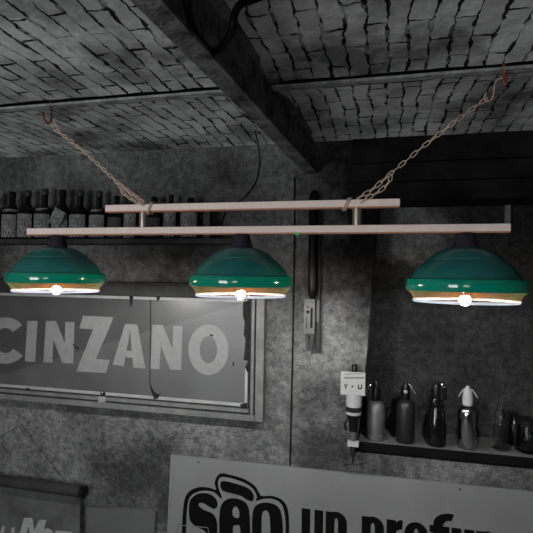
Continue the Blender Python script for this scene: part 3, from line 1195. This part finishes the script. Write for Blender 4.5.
def glyph(ch, px0, px1, s=None):
    yy = 510
    x0 = P(px0, yy + (px0 - 300) * .12, YBd).x
    x1 = P(px1, yy + (px1 - 300) * .12, YBd).x
    w = (x1 - x0) / XH
    s = s or .262
    if ch == 'u':
        lrect(x0, 0, .3, s, 1)
        lrect(x0, w - s, 0, w, 1)
        larc(x0, w / 2, .3, w / 2, .32, w / 2 - s, .14, 180, 360)
    elif ch in 'nr':
        lrect(x0, 0, 0, s, 1)
        if ch == 'n':
            lrect(x0, w - s, 0, w, .7)
            larc(x0, w / 2, .7, w / 2, .32, w / 2 - s, .14, 0, 180)
        else:
            larc(x0, w * .98, .62, w * .98 - s * .6, .4, w * .98 - s, .14, 88, 180)
            lrect(x0, w * .8, .76, w, 1.02)
    elif ch == 'm':
        lrect(x0, 0, 0, s, 1)
        m_ = (w + s) / 2
        for a in (0, m_ - s):
            b = a + m_
            lrect(x0, b - s, 0, b, .7)
            larc(x0, (a + b) / 2, .7, m_ / 2, .32, m_ / 2 - s, .14, 0, 180)
    elif ch == 'p':
        lrect(x0, 0, -.33, s, 1)
        lrect(x0, w - s, .3, w, .7)
        larc(x0, w / 2, .7, w / 2, .32, w / 2 - s, .14, 0, 180)
        larc(x0, w / 2, .3, w / 2, .32, w / 2 - s, .14, 180, 360)
    elif ch == 'o':
        lrect(x0, 0, .32, s, .68)
        lrect(x0, w - s, .32, w, .68)
        larc(x0, w / 2, .68, w / 2, .34, w / 2 - s, .16, 0, 180)
        larc(x0, w / 2, .32, w / 2, .34, w / 2 - s, .16, 180, 360)
    elif ch == 'f':
        a = w * .18
        lrect(x0, a, 0, a + s, 1.08)
        lrect(x0, 0, .80, w * .92, 1.0)
        larc(x0, a + s + .18, 1.06, s + .18, .32, .16, .12, 75, 180)
        lrect(x0, a + s + .20, 1.17, w, 1.375)


for ch_, a, b in (('u', 301.8, 323.2), ('n', 325.8, 347), ('p', 361.8, 384), ('r', 386.7, 402.5), ('o', 404.5, 428), ('f', 429.5, 451), ('u', 451.4, 474.2), ('m', 476.4, 511.5), ('o', 514.5, 539)):
    glyph(ch_, a, b)
obj('lettering', lt, MT['ink'], bd)

# thin wire frame in front of the board
yw = YBd - .10
wf = obj('wire_loop', tube([P(172, 552, YBd - .0025), P(172, 552, yw + .03), P(172, 548, yw), P(174.5, 536, yw), P(179, 525, yw), P(207.8, 527.6, yw), P(211, 548, yw), P(211, 552, yw + .03), P(211, 552, YBd - .0072)], .0026, 6), MT['alu'], None, True)
tag(wf, 'thin pale wire loop fixed in front of the black emblem on the board', 'wire')

# ------------------------------------------------------------------ niche ledge and what stands on it
zl = EYE - .857
ledge = thing('niche_shelf', 'thick dark wooden shelf across the foot of the niche', 'shelf', (1.1, 2.7, zl - .055))
obj('plank', box(P(357.5, 447, 2.58).x, XR - .01, 2.592, NB - .012, zl - .046, zl, bevel=.003), MT['darkwood'], ledge)
lt_ = obj('plank_top', box(P(358.5, 447, 2.58).x, XR - .012, 2.597, NB - .014, zl + .0002, zl + .003), mottled('dusty plank top', grey(.06), grey(.11), 9, .8), ledge)  # lighter grey than the plank's front
lt_['label'] = 'dusty grey upper face'
zl += .0035


def handle_levers(root, c, z, s, lever, mat, left=True):
    for sg in ((-1, 1) if left else (1,)):
        pts = [Vector((c.x + sg * .008, c.y - .004, z)), Vector((c.x + sg * .020, c.y - .006, z + .006 * s)), Vector((c.x + sg * .045, c.y - .012, z - .032 * s))]
        obj('lever', tube(smooth_path(pts, 4), .0028, 6), MT[mat], root, True)


def siphon(cx, ybase, ytop, yshould, half, bodymat, headmat, levmat, label, kind='straight', yc=2.652):
    c = P(cx, ybase, yc)
    c.z = zl
    H = P(cx, ytop, yc).z - zl
    S = P(cx, yshould, yc).z - zl
    R = (P(cx + half, ybase, yc).x - P(cx - half, ybase, yc).x) / 2
    b = thing('soda_siphon', label, 'siphon', c, 'soda siphons on the niche shelf')
    if kind == 'straight':
        pr = [(R * .92, 0), (R, .006), (R, S * .8), (R * .97, S * .86), (R * .84, S * .93), (R * .58, S * .985), (R * .44, S)]
    elif kind == 'band':
        pr = [(R * .95, 0), (R * .99, .006), (R * .99, S * .14), (R * .93, S * .15), (R * .96, S * .17), (R, S * .3), (R, S * .8), (R * .95, S * .88), (R * .8, S * .95), (R * .52, S * .99), (R * .44, S)]
    else:
        pr = [(R * .93, 0), (R, .01), (R, S * .25), (R * .93, S * .5), (R * .8, S * .72), (R * .62, S * .9), (R * .5, S * .97), (R * .44, S)]
    obj('flask', lathe(closed_profile(pr), c, 36), MT[bodymat], b, True, 50)
    hh = H - S
    rr = R * .5
    obj('head', lathe(closed_profile([(rr * .95, S - .003), (rr * 1.04, S + hh * .1), (rr * 1.0, S + hh * .4), (rr * .9, S + hh * .66), (rr * .72, S + hh * .82), (rr * .42, S + hh * .92), (rr * .36, H)]), c, 24), MT[headmat], b, True, 50)
    return b, c, H, S, R


b, c, H, S, R = siphon(375.6, 442, 381, 400, 8.9, 'alu', 'blackpl', 'chrome', 'pale brushed metal siphon with a black head, nearest the optic dispenser', 'band')
obj('lever', tube([c + Vector((-.012, -.012, H * .90)), c + Vector((-.03, -.02, H * .95)), c + Vector((-.052, -.026, H * .80))], .003, 6), MT['chrome'], b, True)
obj('knob', lathe([(0, -.006), (.006, -.004), (.006, .004), (0, .006)], c + Vector((.004, -.016, H * .94)), 12), MT['chrome'], b, True)
b, c, H, S, R = siphon(405.2, 444.5, 381.5, 399, 9.4, 'gunmetal', 'blackpl', 'chrome', 'dark metal siphon with a pale round badge on its black head', 'straight')
obj('lever', tube(smooth_path([c + Vector((.008, -.01, H * .97)), c + Vector((.022, -.014, H * .95)), c + Vector((.052, -.024, H * .80))], 4), .003, 6), MT['chrome'], b, True)
obj('nozzle', tube(smooth_path([c + Vector((-.01, -.01, H * .86)), c + Vector((-.03, -.02, H * .83)), c + Vector((-.052, -.026, H * .79))], 4), .005, 8), MT['blackpl'], b, True)
obj('badge', lathe([(0, -.004), (.009, -.002), (.010, .002), (0, .002)], c + Vector((-.001, -.022, H * .845)), 18, rot=Matrix.Rotation(PI / 2, 3, 'X')), MT['whitepl'], b, True)
b, c, H, S, R = siphon(436, 447.5, 381, 397, 10.2, 'siphonglass', 'blackpl', 'chrome', 'glossy black tapered siphon with a bulky black lever head', 'cone')
obj('trigger', box(c.x + .016, c.x + .050, c.y - .022, c.y + .010, c.z + H * .70, c.z + H * .94, bevel=.008), MT['blackpl'], b)
obj('charger_tip', lathe(closed_profile([(.013, 0), (.014, .012), (.008, .024)]), c + Vector((.028, -.010, H * .925)), 14), MT['chrome'], b, True)
obj('nozzle', tube(smooth_path([c + Vector((-.008, -.01, H * .92)), c + Vector((-.03, -.02, H * .88)), c + Vector((-.056, -.028, H * .83))], 4), .005, 8), MT['blackpl'], b, True)
b, c, H, S, R = siphon(467.3, 450.3, 386, 404.5, 10.3, 'chrome', 'whitepl', 'chrome', 'shiny chrome siphon with a white head and two thin levers', 'straight')
handle_levers(b, c, c.z + H * .93, 1.0, 'x', 'whitepl')
obj('neck_ring', lathe([(R * .42, S - .004), (R * .46, S), (R * .42, S + .006), (0, S + .006), (0, S - .004)], c, 24), MT['chrome'], b, True)

# glass decanter with a stopper
c = P(501, 453.3, 2.675)
c.z = zl
b = thing('glass_decanter', 'slim clear glass bottle with a ringed stopper beside the jar', 'decanter', c)
H = P(501, 405.5, 2.675).z - zl
obj('glass_body', lathe([(0, 0), (.036, 0), (.040, .006), (.038, .03), (.034, H * .5), (.031, H * .8), (.024, H * .9), (.018, H * .94), (.018, H), (.022, H + .003),
                         (.016, H + .003), (.015, H * .94), (.021, H * .89), (.028, H * .79), (.031, H * .5), (.034, .03), (.033, .014), (0, .012)], c, 32), MT['glass'], b, True, 60)
obj('stopper', lathe(closed_profile([(.013, H - .01), (.014, H + .012), (.02, H + .018), (.02, H + .034), (.012, H + .040)]), c, 20), MT['glass'], b, True, 50)
pts = [c + Vector((.034 + .016 * math.cos(a), 0, H + .02 + .022 * math.sin(a))) for a in [2 * PI * k / 14 for k in range(14)]]
obj('ring', tube(pts, .003, 6, closed=True), MT['glass'], b, True)
# jar
c = P(528, 455.2, 2.685)
c.z = zl
b = thing('glass_jar', 'wide clear glass jar with a dark lid at the right edge of the shelf', 'jar', c)
H = P(528, 423, 2.685).z - zl
obj('glass_body', lathe([(0, 0), (.056, 0), (.062, .008), (.062, H * .75), (.057, H * .9), (.057, H), (.053, H), (.053, H * .9), (.058, H * .74), (.058, .012), (0, .01)], c, 36), MT['glass'], b, True, 60)
obj('lid', lathe(closed_profile([(.062, H + .001), (.064, H + .006), (.063, H + .018), (.055, H + .022)]), c, 36), MT['blackpl'], b, True, 50)
# dark bottle form added for the shadow between decanter and jar, further back
c = P(514, 451, 2.77)
c.z = zl
b = thing('dark_bottle', 'small black bottle in the shadow between decanter and jar', 'bottle', c)
obj('glass_body', lathe(closed_profile([(.028, 0), (.03, .006), (.03, .09), (.024, .115), (.014, .128), (.014, .14)]), c, 24), MT['blackglass'], b, True, 50)
obj('cap', lathe(closed_profile([(.016, .1405), (.016, .155)]), c, 16), MT['blackpl'], b, True, 50)

# ------------------------------------------------------------------ optic dispenser hanging on the niche edge
yo = 2.53
op = thing('optic_dispenser', 'upside-down bottle in a wall optic with a pale Y and U card', 'dispenser', P(354, 464, yo))
obj('card', box(P(341, 380, yo).x, P(365.5, 380, yo).x, yo - .022, yo - .014, P(353, 394.3, yo).z, P(353, 371.3, yo).z, bevel=.002), MT['card'], op)
yk = yo - .0235
bm = bmesh.new()
k2 = lambda pts: [(330 + x / 10.66, 360 + y / 10.66) for x, y in pts]
for q in ([(148, 182), (362, 180), (362, 200), (148, 200)], [(148, 145), (362, 143), (362, 152), (148, 154)]):
    pprism(bm, k2(q), yk, .0014)
obj('card_stripe', bm, MT['cardgrey'], op)
bm = bmesh.new()
for q in ([(148, 255), (158, 255), (168, 280), (178, 255), (188, 255), (173, 292), (173, 308), (163, 308), (163, 292)],
          [(226, 280), (233, 272), (239, 276), (245, 272), (253, 280), (240, 294)],
          [(296, 262), (308, 262), (308, 300), (296, 300)], [(330, 262), (342, 262), (342, 300), (330, 300)], [(296, 298), (342, 298), (334, 312), (304, 312)]):
    pprism(bm, k2(q), yk, .0014)
obj('card_lettering', bm, MT['label_ink'], op)
bc = P(353.7, 404, yo)


def zo(y):
    return P(353.7, y, yo).z - bc.z


hw = (P(361.5, 404, yo).x - P(346, 404, yo).x) / 2
obj('bottle', lathe(closed_profile([(hw, zo(393)), (hw, zo(412.5)), (hw * .95, zo(414))]), bc, 28), MT['card'], op, True, 50)
bm = lathe([(hw + .001, zo(406)), (hw + .001, zo(411))], bc, 28)
obj('bottle_print', bm, MT['label_ink'], op, True)
obj('collar', lathe(closed_profile([(hw * .95, zo(413.8)), (hw * .9, zo(416)), (hw * .7, zo(418)), (hw * .55, zo(431))]), bc, 24), MT['blackpl'], op, True, 50)
obj('measure', lathe(closed_profile([(hw * .42, zo(431)), (hw * .38, zo(439)), (hw * .3, zo(440))]), bc, 20), MT['alu'], op, True, 50)
obj('clamp', box(bc.x - hw * .72, bc.x + hw * .72, yo - .018, yo + .018, bc.z + zo(446), bc.z + zo(441), bevel=.003), MT['whitepl'], op)
obj('spout', lathe(closed_profile([(hw * .38, zo(446)), (hw * .33, zo(455)), (hw * .2, zo(458)), (hw * .14, zo(463))]), bc, 18), MT['gunmetal'], op, True, 50)
obj('push_bar', tube([P(345.4, 464.4, yo - .01), P(363.6, 463.8, yo - .01)], .0042, 8), MT['gunmetal'], op, True)
obj('backplate', box(bc.x - .012, bc.x + .012, yo + .018, 2.592, bc.z + zo(450), bc.z + zo(366), bevel=.002), MT['darkwood'], op)
obj('side_lever', tube(smooth_path([bc + Vector((-.02, 0, zo(416))), bc + Vector((-.042, -.004, zo(424))), bc + Vector((-.036, -.004, zo(431)))], 4), .006, 8), MT['blackpl'], op, True)
obj('top_pin', tube([P(354, 371, yo - .012), P(354.3, 366, yo - .012)], .003, 6), MT['alu'], op, True)

# ------------------------------------------------------------------ long narrow gauge on the wall
yg = 2.565
ga = thing('wall_gauge', 'long narrow dark gauge with a pale printed box, hanging by the niche', 'gauge', P(311, 352, yg))
obj('tube', lathe(closed_profile([(.010, 0), (.023, .02), (.026, .06), (.026, P(313, 196, yg).z - P(311, 299, yg).z), (.014, P(313, 191, yg).z - P(311, 299, yg).z)]), P(312.5, 299, yg - .008), 16), MT['blackpl'], ga, True, 50)
bm = bmesh.new()
pprism(bm, [(304.4, 298.6), (315, 299.2), (314.4, 334), (303.6, 333)], yg - .03, .045)
bmesh.ops.bevel(bm, geom=list(bm.edges), offset=.002, segments=2, affect='EDGES')
gb = obj('scale_box', bm, MT['batten'], ga)
gb['label'] = 'pale printed box'
bm = bmesh.new()
for q in ([(310.6, 308), (312.8, 308), (312.4, 328), (310.2, 328)], [(306.4, 310.6), (309.6, 310.6), (309.6, 313.4), (306.4, 313.4)], [(307, 306.4), (308.6, 306.4), (308.6, 308), (307, 308)], [(306.4, 317), (307, 317), (306.8, 329), (306.2, 329)]):
    pprism(bm, q, yg - .0315, .0015)
obj('scale_print', bm, MT['label_ink'], gb)
bm = bmesh.new()
pprism(bm, [(304.6, 334.5), (307.2, 334.5), (309.4, 345), (309.8, 351), (306.6, 351)], yg - .02, .02)
pprism(bm, [(314, 334.5), (311.6, 334.5), (309.4, 345), (308.8, 351), (312, 351)], yg - .018, .02)
obj('fork', bm, MT['gunmetal'], ga)
bm = bmesh.new()
pprism(bm, [(316.2, 205), (320.4, 205), (319.8, 353), (315.6, 353)], yg, .02)
obj('back_strip', bm, MT['wood'], ga)
bm = bmesh.new()
pprism(bm, [(316.2, 300), (319.4, 300), (319.2, 322), (316, 322)], yg - .002, .002)
obj('strip_plate', bm, MT['pane'], ga)

# ------------------------------------------------------------------ roller banner and grey panel, lower left
yr = 2.55
ro = thing('roller_banner', 'grey cloth banner under a dark roller hung from a cord', 'banner', P(40, 533, yr))
rc0, rc1 = Vector((-2.62, yr - .005, P(40, 485.5, yr).z)), P(82, 489.3, yr - .005)
rc1.z = rc0.z
obj('roller', tube([rc0, rc1], .033, 24), MT['roller'], ro, True, 50)
obj('end_cap', tube([rc1 + Vector((-.004, 0, 0)), rc1 + Vector((.02, 0, 0))], .036, 24), MT['blackpl'], ro, True, 50)
obj('cord', tube([P(-25, 452, yr + .03), P(21.5, 424.5, yr + .035), P(64.5, 480.5, yr + .01)], .0018, 6), MT['rubber'], ro, True)
bm = bmesh.new()
g0, g1 = -2.6, P(81, 500, yr + .015).x
rough_grid(bm, lambda u, v: (g0 + (g1 - g0) * u, yr + .012, rc0.z - .02 - .62 * v), 30, 20, .004, IN)
cl = obj('cloth', bm, MT['cloth'], ro, True)
cl.modifiers.new('t', 'SOLIDIFY').thickness = .002
obj('pull_cord', tube([P(83.4, 494, yr), P(82.4, 533, yr), P(82, 575, yr)], .0025, 6), MT['rubber'], ro, True)
yt_ = yr + .004
bm = bmesh.new()
m3 = lambda pts: [(x / 6.66, 480 + y / 6.66) for x, y in pts]
for q in ([(160, 253), (205, 253), (150, 450), (105, 450)], [(180, 253), (214, 253), (240, 400), (205, 400)], [(262, 265), (308, 267), (225, 400), (205, 380)], [(262, 265), (308, 267), (258, 450), (212, 450)],
          [(370, 338), (482, 345), (476, 368), (365, 362)], [(385, 345), (430, 345), (390, 450), (345, 450)]):
    pprism(bm, m3(q), yt_, .003)
ring_px(bm, 312 / 6.66, 480 + 385 / 6.66, 48 / 6.66, 62 / 6.66, 20 / 6.66, 32 / 6.66, 0, 2 * PI, yt_, .003, 24)
for q in ([(12, 308), (34, 308), (10, 420), (-12, 420)], [(78, 318), (98, 316), (86, 420), (64, 420)]):
    pprism(bm, m3(q), yt_, .003)
obj('banner_lettering', bm, MT['clothink'], cl)

yp = 2.575
gp = thing('grey_panel', 'plain grey panel with rounded corners leaning right of the banner', 'panel', P(118, 560, yp))
bm = bmesh.new()
q = [(86.5, 506.5), (120, 509), (150, 511), (154, 512.5), (155, 517), (152, 560), (148, 620), (84, 600)]
pprism(bm, q, yp, .0245)
bmesh.ops.bevel(bm, geom=list(bm.edges), offset=.002, segments=2, affect='EDGES')
obj('sheet', bm, MT['panel'], gp)
bm = bmesh.new()
add_tube(bm, [P(86.5, 506.2, yp - .001), P(120, 508.7, yp - .001), P(150, 510.8, yp - .001), P(154.2, 512.4, yp - .001), P(155.3, 517, yp - .001), P(152.3, 560, yp - .001)], .0028, 6)
obj('edge_strip', bm, MT['alu'], gp, True)


# ------------------------------------------------------------------ light
def area(name, loc, tgt, sx, sy, power, c=(1, 1, 1)):
    ld = bpy.data.lights.new(name, 'AREA')
    ld.shape = 'RECTANGLE'
    ld.size, ld.size_y = sx, sy
    ld.energy = power
    ld.color = c
    o = bpy.data.objects.new(name, ld)
    COL.objects.link(o)
    o.location = loc
    d = (Vector(tgt) - Vector(loc)).normalized()
    o.rotation_euler = d.to_track_quat('-Z', 'Y').to_euler()
    return o


for i, (x0, x1, z0, z1) in enumerate(WINS):
    area('daylight', ((x0 + x1) / 2, YF - .12, (z0 + z1) / 2), ((x0 + x1) / 2, 5, (z0 + z1) / 2), x1 - x0 - .1, z1 - z0 - .1, WIN_W * (1.0 if i == 0 else .15), (.97, .985, 1))

wd = bpy.data.worlds.new('daylight_world')
wd.use_nodes = True
bg = wd.node_tree.nodes['Background']
bg.inputs[0].default_value = (.9, .95, 1, 1)
bg.inputs[1].default_value = .6
SC.world = wd
vs = SC.view_settings
vs.view_transform = 'Standard'
vs.look = 'None'
vs.exposure = 0.0
vs.gamma = 1.0
vs.use_curve_mapping = False
SC.cycles.max_bounces = 8
SC.cycles.sample_clamp_indirect = 4.0
